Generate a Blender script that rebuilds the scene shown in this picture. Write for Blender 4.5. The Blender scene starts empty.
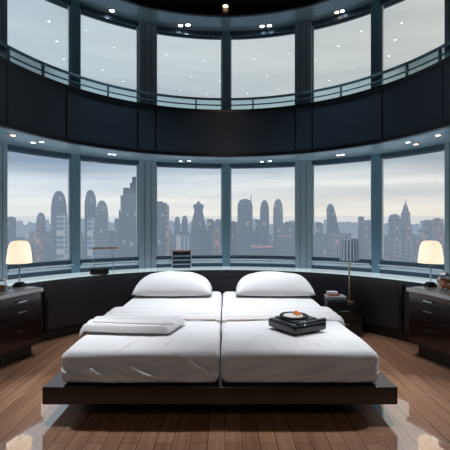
import bpy, math, random
from mathutils import Vector, noise as mnoise
random.seed(7)
SC = bpy.context.scene
COL = SC.collection
PI = math.pi
CY = 3.0            # centre of the round room, the camera stands at the origin
EYE = 1.32
F = 385.0
YB = -1.6           # rear wall
def R(d): return math.radians(d)
def srgb(r, g, b):
    def c(v):
        v /= 255.0
        return v/12.92 if v <= .04045 else ((v+.055)/1.055)**2.4
    return (c(r), c(g), c(b), 1.0)

# ------------------------------------------------------------------ materials
def new_mat(name):
    m = bpy.data.materials.new(name); m.use_nodes = True
    nt = m.node_tree; nt.nodes.clear()
    out = nt.nodes.new('ShaderNodeOutputMaterial')
    return m, nt, out
def N(nt, t, **kw):
    n = nt.nodes.new(t)
    for k, v in kw.items():
        if k in n.inputs.keys(): n.inputs[k].default_value = v
        else: setattr(n, k, v)
    return n
def mat(name, col, rough=.5, metal=0, var=.12, scale=6, stretch=(1, 1, 1), coat=0, spec=.5, bump=0, bscale=40, sheen=0, ior=None, col2=None, coat_rough=.05):
    """principled with a little noise variation"""
    m, nt, out = new_mat(name)
    b = N(nt, 'ShaderNodeBsdfPrincipled')
    b.inputs['Roughness'].default_value = rough
    b.inputs['Metallic'].default_value = metal
    b.inputs['Coat Weight'].default_value = coat
    b.inputs['Coat Roughness'].default_value = coat_rough
    b.inputs['Specular IOR Level'].default_value = spec
    if ior: b.inputs['IOR'].default_value = ior
    if sheen: b.inputs['Sheen Weight'].default_value = sheen
    tc = N(nt, 'ShaderNodeTexCoord'); mp = N(nt, 'ShaderNodeMapping')
    mp.inputs['Scale'].default_value = stretch
    nt.links.new(tc.outputs['Object'], mp.inputs['Vector'])
    nz = N(nt, 'ShaderNodeTexNoise'); nz.inputs['Scale'].default_value = scale; nz.inputs['Detail'].default_value = 4
    nt.links.new(mp.outputs['Vector'], nz.inputs['Vector'])
    mx = N(nt, 'ShaderNodeMix', data_type='RGBA')
    c2 = col2 or tuple(c*(1-var) for c in col[:3])+(1,)
    c1 = col if col2 else tuple(min(1, c*(1+var)) for c in col[:3])+(1,)
    mx.inputs[6].default_value = c1; mx.inputs[7].default_value = c2
    nt.links.new(nz.outputs['Fac'], mx.inputs[0])
    nt.links.new(mx.outputs[2], b.inputs['Base Color'])
    if bump:
        n2 = N(nt, 'ShaderNodeTexNoise'); n2.inputs['Scale'].default_value = bscale
        nt.links.new(mp.outputs['Vector'], n2.inputs['Vector'])
        bp = N(nt, 'ShaderNodeBump'); bp.inputs['Strength'].default_value = bump; bp.inputs['Distance'].default_value = .01
        nt.links.new(n2.outputs['Fac'], bp.inputs['Height']); nt.links.new(bp.outputs['Normal'], b.inputs['Normal'])
    nt.links.new(b.outputs[0], out.inputs['Surface'])
    return m
def add_glow(m_, col, st):
    for n in m_.node_tree.nodes:
        if n.type == 'BSDF_PRINCIPLED':
            n.inputs['Emission Color'].default_value = col; n.inputs['Emission Strength'].default_value = st
    return m_
def emis(name, col, strength):
    m, nt, out = new_mat(name)
    e = N(nt, 'ShaderNodeEmission'); e.inputs['Color'].default_value = col; e.inputs['Strength'].default_value = strength
    nt.links.new(e.outputs[0], out.inputs['Surface'])
    return m
def pane_mat(name, tint, gloss=.06, rough=0.0):
    m, nt, out = new_mat(name)
    t = N(nt, 'ShaderNodeBsdfTransparent'); t.inputs['Color'].default_value = tint
    g = N(nt, 'ShaderNodeBsdfGlossy'); g.inputs['Roughness'].default_value = rough
    lw = N(nt, 'ShaderNodeFresnel'); lw.inputs['IOR'].default_value = 1.45
    ml = N(nt, 'ShaderNodeMath', operation='MULTIPLY'); ml.inputs[1].default_value = gloss/.034
    nt.links.new(lw.outputs[0], ml.inputs[0])
    mn = N(nt, 'ShaderNodeMath', operation='MINIMUM'); mn.inputs[1].default_value = .6
    nt.links.new(ml.outputs[0], mn.inputs[0])
    mx = N(nt, 'ShaderNodeMixShader')
    nt.links.new(mn.outputs[0], mx.inputs[0]); nt.links.new(t.outputs[0], mx.inputs[1]); nt.links.new(g.outputs[0], mx.inputs[2])
    nt.links.new(mx.outputs[0], out.inputs['Surface'])
    return m
def wood_floor():
    m, nt, out = new_mat('plank_floor')
    b = N(nt, 'ShaderNodeBsdfPrincipled')
    tc = N(nt, 'ShaderNodeTexCoord'); mp = N(nt, 'ShaderNodeMapping')
    mp.inputs['Rotation'].default_value = (0, 0, R(90))
    nt.links.new(tc.outputs['Object'], mp.inputs['Vector'])
    br = N(nt, 'ShaderNodeTexBrick'); br.offset = .37
    br.inputs['Color1'].default_value = srgb(204, 154, 122); br.inputs['Color2'].default_value = srgb(178, 129, 99)
    br.inputs['Mortar'].default_value = srgb(104, 70, 50)
    br.inputs['Scale'].default_value = 1; br.inputs['Mortar Size'].default_value = .0022
    br.inputs['Brick Width'].default_value = 1.7; br.inputs['Row Height'].default_value = .105; br.inputs['Bias'].default_value = 0
    nt.links.new(mp.outputs['Vector'], br.inputs['Vector'])
    m2 = N(nt, 'ShaderNodeMapping'); m2.inputs['Scale'].default_value = (20, 1.0, 1)
    nt.links.new(tc.outputs['Object'], m2.inputs['Vector'])
    nz = N(nt, 'ShaderNodeTexNoise'); nz.inputs['Scale'].default_value = 1.6; nz.inputs['Detail'].default_value = 3
    nt.links.new(m2.outputs['Vector'], nz.inputs['Vector'])
    rp = N(nt, 'ShaderNodeValToRGB'); rp.color_ramp.elements[0].position = .3; rp.color_ramp.elements[1].position = .75
    rp.color_ramp.elements[0].color = (.70, .66, .62, 1); rp.color_ramp.elements[1].color = (1.12, 1.1, 1.08, 1)
    nt.links.new(nz.outputs['Fac'], rp.inputs[0])
    mx = N(nt, 'ShaderNodeMix', data_type='RGBA', blend_type='MULTIPLY'); mx.inputs[0].default_value = 1
    nt.links.new(br.outputs['Color'], mx.inputs[6]); nt.links.new(rp.outputs[0], mx.inputs[7])
    nt.links.new(mx.outputs[2], b.inputs['Base Color'])
    b.inputs['Roughness'].default_value = .4; b.inputs['IOR'].default_value = 1.45
    b.inputs['Coat Weight'].default_value = 1; b.inputs['Coat IOR'].default_value = FLOOR_IOR; b.inputs['Coat Roughness'].default_value = .035
    nt.links.new(b.outputs[0], out.inputs['Surface'])
    return m
FLOOR_IOR = 4.0
def facade(name, wall, glass, lit, fw=4.0, fh=5.0, litamt=.08, mort=.3, emit=.3):
    """tower facade: rows of windows, a few of them lit"""
    m, nt, out = new_mat(name)
    b = N(nt, 'ShaderNodeBsdfPrincipled'); b.inputs['Roughness'].default_value = .55
    tc = N(nt, 'ShaderNodeTexCoord'); sp = N(nt, 'ShaderNodeSeparateXYZ'); nt.links.new(tc.outputs['Object'], sp.inputs[0])
    ad = N(nt, 'ShaderNodeMath', operation='ADD'); nt.links.new(sp.outputs[0], ad.inputs[0]); nt.links.new(sp.outputs[1], ad.inputs[1])
    cb = N(nt, 'ShaderNodeCombineXYZ'); nt.links.new(ad.outputs[0], cb.inputs[0]); nt.links.new(sp.outputs[2], cb.inputs[1])
    br = N(nt, 'ShaderNodeTexBrick'); br.offset = 0
    br.inputs['Scale'].default_value = 1; br.inputs['Brick Width'].default_value = fw; br.inputs['Row Height'].default_value = fh
    br.inputs['Mortar Size'].default_value = mort*min(fw, fh)*.5; br.inputs['Mortar Smooth'].default_value = .2
    br.inputs['Color1'].default_value = (0, 0, 0, 1); br.inputs['Color2'].default_value = (1, 1, 1, 1); br.inputs['Mortar'].default_value = (0, 0, 0, 1)
    nt.links.new(cb.outputs[0], br.inputs['Vector'])
    gt = N(nt, 'ShaderNodeMath', operation='GREATER_THAN'); gt.inputs[1].default_value = 1-litamt
    rgb = N(nt, 'ShaderNodeRGBToBW'); nt.links.new(br.outputs['Color'], rgb.inputs[0]); nt.links.new(rgb.outputs[0], gt.inputs[0])
    mx = N(nt, 'ShaderNodeMix', data_type='RGBA'); mx.inputs[6].default_value = glass; mx.inputs[7].default_value = wall
    nt.links.new(br.outputs['Fac'], mx.inputs[0]); nt.links.new(mx.outputs[2], b.inputs['Base Color'])
    b.inputs['Emission Color'].default_value = lit
    me = N(nt, 'ShaderNodeMath', operation='MULTIPLY'); me.inputs[1].default_value = emit; nt.links.new(gt.outputs[0], me.inputs[0])
    nt.links.new(me.outputs[0], b.inputs['Emission Strength'])
    nt.links.new(b.outputs[0], out.inputs['Surface'])
    return m
def striped(name, c1, c2, freq, glow=0):
    """lampshade with vertical pleats, striped around its axis"""
    m, nt, out = new_mat(name)
    b = N(nt, 'ShaderNodeBsdfPrincipled'); b.inputs['Roughness'].default_value = .7
    tc = N(nt, 'ShaderNodeTexCoord'); g = N(nt, 'ShaderNodeTexGradient', gradient_type='RADIAL')
    nt.links.new(tc.outputs['Object'], g.inputs[0])
    a = N(nt, 'ShaderNodeMath', operation='MULTIPLY'); a.inputs[1].default_value = freq*2*PI; nt.links.new(g.outputs['Fac'], a.inputs[0])
    s = N(nt, 'ShaderNodeMath', operation='SINE'); nt.links.new(a.outputs[0], s.inputs[0])
    mr = N(nt, 'ShaderNodeMapRange'); mr.inputs[1].default_value = -.6; mr.inputs[2].default_value = .6; nt.links.new(s.outputs[0], mr.inputs[0])
    mx = N(nt, 'ShaderNodeMix', data_type='RGBA'); mx.inputs[6].default_value = c1; mx.inputs[7].default_value = c2
    nt.links.new(mr.outputs[0], mx.inputs[0]); nt.links.new(mx.outputs[2], b.inputs['Base Color'])
    if glow:
        nt.links.new(mx.outputs[2], b.inputs['Emission Color']); b.inputs['Emission Strength'].default_value = glow
    nt.links.new(b.outputs[0], out.inputs['Surface'])
    return m
def shade_mat(name, col, em):
    m, nt, out = new_mat(name)
    b = N(nt, 'ShaderNodeBsdfPrincipled'); b.inputs['Base Color'].default_value = (.8, .74, .66, 1); b.inputs['Roughness'].default_value = .6
    tc = N(nt, 'ShaderNodeTexCoord'); nz = N(nt, 'ShaderNodeTexNoise'); nz.inputs['Scale'].default_value = 3
    nt.links.new(tc.outputs['Object'], nz.inputs['Vector'])
    mr = N(nt, 'ShaderNodeMapRange'); mr.inputs[3].default_value = em*.85; mr.inputs[4].default_value = em*1.15
    nt.links.new(nz.outputs['Fac'], mr.inputs[0]); nt.links.new(mr.outputs[0], b.inputs['Emission Strength'])
    b.inputs['Emission Color'].default_value = col
    nt.links.new(b.outputs[0], out.inputs['Surface'])
    return m

M = dict(
    floor=wood_floor(),
    fascia=mat('fascia_panel', srgb(33, 47, 60), .38, var=.15, scale=1.5, spec=.4),
    fascia_edge=mat('fascia_edge', srgb(8, 11, 15), .3),
    soffit=mat('soffit_metal', srgb(176, 208, 220), .22, metal=.35, var=.05, scale=1.2),
    dark_ceiling=mat('dark_ceiling', srgb(9, 9, 12), .4, var=.2, spec=.3),
    frame=mat('window_frame', srgb(112, 146, 164), .4, metal=.2, var=.08, scale=2),
    frame_dark=mat('window_frame_dark', srgb(64, 88, 104), .3, metal=.25),
    frame_light=mat('window_frame_light', srgb(206, 224, 234), .25, metal=.2),
    pillar=mat('pillar_panel', srgb(150, 168, 178), .45, metal=.15, var=.06, scale=1.5),
    pane=pane_mat('window_glass', (.93, .96, .98, 1), .05),
    pane_up=pane_mat('upper_window_glass', (.90, .95, .97, 1), .05),
    rail_glass=pane_mat('rail_glass', (.70, .86, .89, 1), .10),
    rail=mat('rail_metal', srgb(104, 140, 156), .3, metal=.5),
    chrome=mat('chrome', srgb(200, 208, 214), .16, metal=1, var=.03),
    brass=mat('pale_brass', srgb(205, 178, 140), .3, metal=.8, var=.05),
    wall_panel=mat('wall_panel', srgb(60, 56, 65), .45, var=.12, scale=1.4, spec=.4),
    skirting=mat('skirting', srgb(10, 9, 11), .35),
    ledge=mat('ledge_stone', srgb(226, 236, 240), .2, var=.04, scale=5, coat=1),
    dresser=mat('dresser_lacquer', srgb(38, 16, 15), .25, var=.35, scale=2.2, stretch=(1, 1, 9), coat=.6),
    dresser_black=mat('dresser_black', srgb(12, 9, 10), .35),
    dresser_top=mat('dresser_top', srgb(190, 190, 192), .12, var=.1, scale=5, coat=1),
    red_trim=mat('red_trim', srgb(110, 52, 44), .25, metal=.5),
    bedwood=mat('bed_wood', srgb(40, 23, 22), .28, var=.25, scale=2, stretch=(.6, 6, 6), coat=.5),
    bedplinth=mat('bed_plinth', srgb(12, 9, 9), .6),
    sheet=mat('white_cotton', srgb(226, 224, 226), .85, var=.02, scale=3, sheen=.15, bump=.08, bscale=120, spec=.2),
    pillow=mat('pillow_cotton', srgb(232, 231, 233), .85, var=.02, scale=3, sheen=.15, bump=.06, bscale=90, spec=.2),
    blanket=mat('white_blanket', srgb(218, 216, 218), .9, var=.03, scale=4, sheen=.25, bump=.1, bscale=140, spec=.2),
    fold_shade_hem=mat('beige_fold_shade_hem', srgb(196, 180, 164), .8, var=.05),  # beige stands for shade in the sheet folds; also colours the blanket hem
    night=mat('nightstand_lacquer', srgb(16, 18, 26), .25, var=.3, scale=3, coat=.5),
    black=mat('black_plastic', srgb(14, 16, 21), .28, var=.15, scale=4, coat=.3),
    blackmatte=mat('black_matte', srgb(10, 10, 12), .55, var=.15),
    navy=mat('navy_face', srgb(30, 42, 56), .35, var=.15),
    copper=mat('copper_edge', srgb(196, 140, 104), .35, metal=.5),
    woodbar=mat('wood_bar', srgb(196, 148, 96), .45, var=.2, scale=8, stretch=(1, 6, 6)),
    shade=shade_mat('lit_shade', srgb(255, 226, 196), 1.05),
    pleat=striped('pleated_shade', srgb(196, 208, 220), srgb(92, 112, 138), 17, .12),
    lens=emis('lens_cool', srgb(238, 244, 255), 9),
    lens_warm=emis('lens_warm', srgb(255, 214, 170), 8),
    lens_main=emis('lens_ceiling', srgb(236, 242, 255), 13),
    white_disc=mat('white_dish', srgb(225, 222, 218), .4, var=.03),
    orange=mat('orange_paper', srgb(226, 132, 62), .6, var=.15, scale=20),
    amber=mat('amber_wax', srgb(190, 120, 60), .45, var=.25, scale=14),
    orange_fruit=mat('orange_fruit', srgb(240, 158, 86), .5, var=.2, scale=12, bump=.2, bscale=60),
    jar=pane_mat('jar_glass', (.9, .92, .93, 1), .12),
    book_white=mat('book_white', srgb(205, 204, 204), .6), book_blue=mat('book_blue', srgb(60, 82, 108), .5),
    book_black=mat('book_black', srgb(18, 20, 26), .45), book_grey=mat('book_grey', srgb(150, 156, 164), .6), book_orange=mat('book_orange', srgb(188, 112, 72), .55),
    paper=mat('paper', srgb(222, 218, 208), .8, var=.06, scale=30, stretch=(1, 1, 30)),
    rear=mat('rear_wall', srgb(78, 66, 60), .6, var=.06, scale=2),
)

add_glow(M['ledge'], srgb(216, 234, 240), 1.1)     # emission imitates bright skylight on the ledge top, no lamp inside
# ------------------------------------------------------------------ mesh helpers
class MB:
    def __init__(s): s.v = []; s.f = []
    def add(s, vs, fs):
        o = len(s.v); s.v += [tuple(p) for p in vs]; s.f += [tuple(i+o for i in f) for f in fs]; return s
    def box(s, x0, x1, y0, y1, z0, z1):
        vs = [(x, y, z) for z in (z0, z1) for y in (y0, y1) for x in (x0, x1)]
        return s.add(vs, [(0, 2, 3, 1), (4, 5, 7, 6), (0, 1, 5, 4), (2, 6, 7, 3), (0, 4, 6, 2), (1, 3, 7, 5)])
    def sweep(s, inner, outer, z0, z1, cap=True):
        """prism between two equally long plan polylines"""
        n = len(inner); vs = []
        for (a, b) in zip(inner, outer):
            vs += [(a[0], a[1], z0), (b[0], b[1], z0), (b[0], b[1], z1), (a[0], a[1], z1)]
        fs = []
        for i in range(n-1):
            p = i*4; q = p+4
            for k in range(4):
                k2 = (k+1) % 4
                fs.append((p+k, q+k, q+k2, p+k2))
        if cap: fs += [(0, 1, 2, 3), tuple((n-1)*4+k for k in (3, 2, 1, 0))]
        return s.add(vs, fs)
    def tube(s, pts, r, n=10, closed_ends=True):
        pts = [Vector(p) for p in pts]; vs = []; fs = []
        up = Vector((0, 0, 1))
        for i, p in enumerate(pts):
            d = (pts[min(i+1, len(pts)-1)]-pts[max(i-1, 0)]).normalized()
            a = d.cross(up)
            if a.length < 1e-3: a = d.cross(Vector((1, 0, 0)))
            a.normalize(); b = d.cross(a)
            for k in range(n):
                t = 2*PI*k/n; vs.append(p+a*math.cos(t)*r+b*math.sin(t)*r)
        for i in range(len(pts)-1):
            for k in range(n):
                fs.append((i*n+k, i*n+(k+1) % n, (i+1)*n+(k+1) % n, (i+1)*n+k))
        if closed_ends:
            fs += [tuple(range(n-1, -1, -1)), tuple((len(pts)-1)*n+k for k in range(n))]
        return s.add(vs, fs)
    def lathe(s, prof, n=28, c=(0, 0, 0), sx=1, sy=1):
        vs = []; fs = []
        for (r, z) in prof:
            for k in range(n):
                t = 2*PI*k/n; vs.append((c[0]+sx*r*math.cos(t), c[1]+sy*r*math.sin(t), c[2]+z))
        for i in range(len(prof)-1):
            for k in range(n):
                fs.append((i*n+k, i*n+(k+1) % n, (i+1)*n+(k+1) % n, (i+1)*n+k))
        fs += [tuple(range(n-1, -1, -1)), tuple((len(prof)-1)*n+k for k in range(n))]
        return s.add(vs, fs)
    def rbox(s, c, h, r, seg=(6, 6, 6), disp=None, rz=0):
        """rounded box, optional displacement disp(p)->p in local coordinates"""
        hx, hy, hz = h; vid = {}; vs = []; fs = []
        r = min(r, hx, hy, hz)
        def grid(n, hh):   # denser near the ends
            xs = [-hh, -hh+r*.25, -hh+r*.5, -hh+r*.75] if n > 0 else [-hh]
            inner = [-hh+r+(2*hh-2*r)*i/max(n, 1) for i in range(max(n, 1)+1)]
            ys = xs+inner+[-x for x in reversed(xs)]
            out = []
            for y in ys:
                if not out or y-out[-1] > 1e-6: out.append(y)
            return out
        G = [grid(seg[0], hx), grid(seg[1], hy), grid(seg[2], hz)]
        cs, sn = math.cos(rz), math.sin(rz)
        def vert(p):
            k = tuple(round(q, 6) for q in p)
            if k in vid: return vid[k]
            inn = Vector((max(-hx+r, min(hx-r, p[0])), max(-hy+r, min(hy-r, p[1])), max(-hz+r, min(hz-r, p[2]))))
            d = Vector(p)-inn
            q = inn+d.normalized()*r if d.length > 1e-9 else inn
            if disp: q = disp(q)
            vid[k] = len(vs); vs.append((c[0]+q.x*cs-q.y*sn, c[1]+q.x*sn+q.y*cs, c[2]+q.z)); return vid[k]
        for ax in range(3):
            u, w = (ax+1) % 3, (ax+2) % 3
            for sg in (-1, 1):
                hh = h[ax]*sg
                for i in range(len(G[u])-1):
                    for j in range(len(G[w])-1):
                        q = []
                        for (a, b) in ((i, j), (i+1, j), (i+1, j+1), (i, j+1)):
                            p = [0, 0, 0]; p[ax] = hh; p[u] = G[u][a]; p[w] = G[w][b]; q.append(vert(p))
                        if sg < 0: q.reverse()
                        if len(set(q)) >= 3: fs.append(tuple(dict.fromkeys(q)))
        return s.add(vs, fs)
    def build(s, name, m, parent=None, smooth=False, angle=35, loc=None):
        me = bpy.data.meshes.new(name); me.from_pydata(s.v, [], s.f); me.update()
        if isinstance(m, (list, tuple)):
            for q in m: me.materials.append(q)
        else: me.materials.append(m)
        o = bpy.data.objects.new(name, me); COL.objects.link(o)
        if smooth:
            me.polygons.foreach_set('use_smooth', [True]*len(me.polygons))
            me.set_sharp_from_angle(angle=R(angle))
        if parent: o.parent = parent
        if loc: o.location = loc
        return o
def empty(name, loc=(0, 0, 0), rz=0):
    o = bpy.data.objects.new(name, None); COL.objects.link(o); o.location = loc; o.rotation_euler = (0, 0, rz); o.empty_display_size = .1
    return o
def tag(o, label, cat, group=None, kind=None):
    o['label'] = label; o['category'] = cat
    if group: o['group'] = group
    if kind: o['kind'] = kind
    return o
def struct(o): o['kind'] = 'structure'; return o
def pol(r, th): return (r*math.sin(th), CY+r*math.cos(th))
def arc(r, t0, t1, n=None):
    n = n or max(3, int(abs(t1-t0)/R(2.0)))
    return [pol(r, t0+(t1-t0)*i/n) for i in range(n+1)]
def path(r, n=80):          # half circle and straight runs back to the rear wall
    return [(-r, YB)]+arc(r, -PI/2, PI/2, n)+[(r, YB)]
def ring(mb, r0, r1, z0, z1): return mb.sweep(path(r0), path(r1), z0, z1)
def sector(mb, r0, r1, z0, z1, t0, t1, n=None): return mb.sweep(arc(r0, t0, t1, n), arc(r1, t0, t1, n), z0, z1)
def plane_pt(px, py, z):    # photo pixel on a horizontal plane
    d = F*(EYE-z)/(py-225.0); return ((px-225.0)/F*d, d)

# ------------------------------------------------------------------ room shell
RW, RP, RFA, RSO = 3.0, 2.5, 2.1, 2.5
ZL, ZG0, ZG1, ZS, ZF1 = .68, .85, 2.21, 2.27, 2.83
ZU1, ZSO = 4.25, 4.32
pp = path(RW+.1); fl = MB().add([(x_, y_, 0) for x_, y_ in pp], [tuple(range(len(pp)))[::-1]])
struct(fl.build('floor', M['floor']))
ce = MB().add([(x_, y_, 4.40) for x_, y_ in pp]+[(x_, y_, 4.5) for x_, y_ in pp], [tuple(range(len(pp))), tuple(range(2*len(pp)-1, len(pp)-1, -1))]+[(i, i+len(pp), (i+1) % len(pp)+len(pp), (i+1) % len(pp)) for i in range(len(pp))]); struct(ce.build('ceiling', M['dark_ceiling']))
m = MB(); ring(m, RSO, RW+.1, ZSO, ZSO+.08); struct(m.build('ceiling_upper_soffit', M['soffit'], smooth=True))
m = MB(); ring(m, RSO-.05, RSO, ZSO-.035, 4.4); struct(m.build('trim_1', M['fascia_edge'], smooth=True))
m = MB(); ring(m, RFA+.02, RW+.1, ZS, ZS+.05); struct(m.build('ceiling_lower_soffit', M['soffit'], smooth=True))
m = MB(); ring(m, RFA-.02, RFA+.02, ZS-.03, ZF1); struct(m.build('wall_gallery_fascia', M['fascia'], smooth=True))
m = MB(); ring(m, RFA-.03, RFA+.03, ZS-.05, ZS-.01); struct(m.build('trim_2', M['fascia_edge'], smooth=True))
m = MB(); ring(m, RFA-.03, RFA+.04, ZF1-.03, ZF1+.01); struct(m.build('trim_3', M['fascia_edge'], smooth=True))
m = MB(); ring(m, RFA+.02, RW, ZF1-.06, ZF1-.02); struct(m.build('floor_gallery', M['frame_dark'], smooth=True))
m = MB(); ring(m, RW, RW+.1, ZG1+.0, ZF1); struct(m.build('wall_spandrel', M['frame_dark'], smooth=True))
m = MB(); ring(m, RW, RW+.1, 0, ZL); struct(m.build('wall_outer', M['frame_dark'], smooth=True))
m = MB(); ring(m, RW, RW+.1, ZU1, 4.42); struct(m.build('wall_top', M['frame_dark'], smooth=True))
m = MB(); ring(m, RP, RP+.04, .0, ZL-.02); struct(m.build('wall_back', M['wall_panel'], smooth=True))
m = MB(); ring(m, RP-.035, RP, 0, .095); struct(m.build('baseboard_back', M['skirting'], smooth=True))
m = MB().box(-3.1, 3.1, YB-.1, YB, 0, 4.5); struct(m.build('wall_rear', M['rear']))
# ledge under the windows
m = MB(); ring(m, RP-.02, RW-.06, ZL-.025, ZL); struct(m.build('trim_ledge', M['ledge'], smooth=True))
m = MB(); ring(m, RP-.028, RP-.02, ZL-.04, ZL+.002); struct(m.build('trim_ledge_edge', M['fascia_edge'], smooth=True))

def theta_of(px, r=RW):     # angle on the circle r seen at pixel column px
    a, b = -PI/2, PI/2
    for _ in range(60):
        t = (a+b)/2
        if r*math.sin(t)/(CY+r*math.cos(t)) < (px-225.0)/F: a = t
        else: b = t
    return (a+b)/2
TH = {}
bars = [(3.0, .40, 'pillar'), (75.5, .14, 'mullion'), (147.5, .27, 'pillar'), (226.0, .125, 'mullion'), (304.5, .27, 'pillar'), (377.0, .14, 'mullion'), (447.5, .40, 'pillar')]
edges = [(-14, 7.5), (70, 80), (138, 156.5), (222.3, 230), (295.3, 312.5), (371.5, 381.5), (444.5, 466)]
ths = []; HTS = []
for (e0, e1), b_ in zip(edges, bars):
    rf = RW-(.05 if b_[2] == 'mullion' else .09)
    a0 = theta_of(e0, RW if e1 < 225 else rf); a1 = theta_of(e1, rf if e0 < 225 else RW)
    if e0 < 225 < e1: a0, a1 = theta_of(e0, rf), theta_of(e1, rf)
    ths.append((a0+a1)/2); HTS.append((a1-a0)/2)
# side walls beyond the end pillars
for s, nm in ((-1, 'wall_left'), (1, 'wall_right')):
    m = MB()
    t0 = abs(ths[0] if s < 0 else ths[6])
    a_in = [pol(RW-.06, s*(t0+(PI/2-t0)*i/12)) for i in range(13)]+[(s*(RW-.06), YB)]
    a_out = [pol(RW+.1, s*(t0+(PI/2-t0)*i/12)) for i in range(13)]+[(s*(RW+.1), YB)]
    m.sweep(a_in, a_out, ZL, 4.42)
    struct(m.build(nm, M['pillar'], smooth=True))
# pillars and mullions, full height on both floors
def bar(th, ht, kind, z0, z1, name):
    mb = MB(); r0, r1 = (RW-.05, RW+.05) if kind == 'mullion' else (RW-.09, RW+.06)
    sector(mb, r0, r1, z0, z1, th-ht, th+ht, 4)
    o = struct(mb.build(name, M['frame'] if kind == 'mullion' else M['pillar']))
    # slim bright metal fins on both sides of the bar
    for sg in (-1, 1):
        f = MB(); tc = th+sg*(ht+.004)
        sector(f, RW-.02, RW+.02, z0, z1, tc-.0035, tc+.0035, 2)
        f.build('edge_fin', M['frame_light'], o)
    if kind == 'pillar':
        g = MB(); sector(g, r0-.004, r0, z0, z1, th+ht*.35, th+ht*.40, 2); sector(g, r0-.004, r0, z0, z1, th-ht*.40, th-ht*.35, 2)
        g.build('joint', M['frame_dark'], o)
    return o
k = 10
for t, ht_, (px, w, kind) in zip(ths, HTS, bars):
    bar(t, ht_, kind, ZL, ZS, f'trim_{k}'); bar(t, ht_, kind, ZF1-.02, ZSO, f'trim_{k+1}'); k += 2
# windows
wn = 1
def window(i, lo):
    global wn
    t0 = ths[i]+HTS[i]; t1 = ths[i+1]-HTS[i+1]
    z0, z1 = (ZG0, ZG1) if lo else (ZF1, ZU1)
    w = struct(empty(f'window_{wn}')); wn += 1
    f = MB()
    if lo:
        sector(f, RW-.03, RW+.05, ZL, ZL+.05, t0, t1, 14); sector(f, RW-.02, RW+.04, ZG0-.075, ZG0, t0, t1, 14)
    sector(f, RW-.03, RW+.05, z1, z1+.07, t0, t1, 14)
    f.build('window_frame', M['frame_dark'], w, smooth=True)
    if lo:
        l = MB(); sector(l, RW-.05, RW+.0, ZL+.055, ZL+.085, t0, t1, 14); l.build('sill_strip', M['frame_light'], w, smooth=True)
        b = MB(); b.tube([(*pol(RW-.11, t0+(t1-t0)*j/16), ZL+.12) for j in range(17)], .011, 8); b.build('guard_bar', M['chrome'], w, smooth=True)
    p = MB(); n = 16; vs = []; fs = []
    for j in range(n+1):
        x, y = pol(RW-.005, t0+(t1-t0)*j/n)
        if not lo:      # flat panes upstairs
            (xa, ya), (xb, yb) = pol(RW-.003, t0), pol(RW-.003, t1); x, y = xa+(xb-xa)*j/n, ya+(yb-ya)*j/n
        vs += [(x, y, z0), (x, y, z1)]
    for j in range(n): fs.append((2*j, 2*j+1, 2*j+3, 2*j+2))
    p.add(vs, fs); p.build('pane', M['pane'] if lo else M['pane_up'], w, smooth=True, angle=80)
for i in range(6): window(i, True)
for i in range(6): window(i, False)
# joints of the fascia panels and of the lower wall panels
kk = 40
for px in (6, 65.7, 137, 155, 296, 313, 383, 444):
    t = theta_of(px, RFA); m = MB(); sector(m, RFA-.026, RFA-.019, ZS-.03, ZF1, t-.004, t+.004, 1)
    struct(m.build(f'trim_{kk}', M['fascia_edge'])); kk += 1
for px in (45, 402):
    t = theta_of(px, RP); m = MB(); sector(m, RP-.03, RP+.001, 0, ZL-.02, t-.008, t+.008, 1)
    struct(m.build(f'trim_{kk}', M['fascia_edge'])); kk += 1

# gallery railing
rail = tag(empty('gallery_railing', (0, CY, ZF1)), 'low curved metal and glass railing along the gallery edge above the bed', 'railing')
def local(pts): return [(x, y-CY, z-ZF1) for x, y, z in pts]
RR = RFA+.03
full = [(-RR, YB+.02)]+arc(RR, -PI/2, PI/2, 90)+[(RR, YB+.02)]
MB().tube(local([(x, y, ZF1+.165) for x, y in full]), .016, 10).build('handrail', M['rail'], rail, smooth=True)
MB().tube(local([(x, y, ZF1+.085) for x, y in full]), .009, 8).build('lower_rail', M['rail'], rail, smooth=True)
g = MB(); vs = []; fs = []
for j, (x, y) in enumerate(full): vs += [(x, y-CY, .012), (x, y-CY, .15)]
for j in range(len(full)-1): fs.append((2*j, 2*j+1, 2*j+3, 2*j+2))
g.add(vs, fs); g.build('glass_panel', M['rail_glass'], rail, smooth=True, angle=80)
for px in (8, 43, 108, 196, 253, 341, 407, 440):
    t = theta_of(px, RR); x, y = pol(RR, t)
    p = MB(); p.box(-.009, .009, -.014, .014, 0, .165)
    o = p.build('post', M['rail'], rail); o.location = (x, y-CY, 0); o.rotation_euler = (0, 0, -t)

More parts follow.
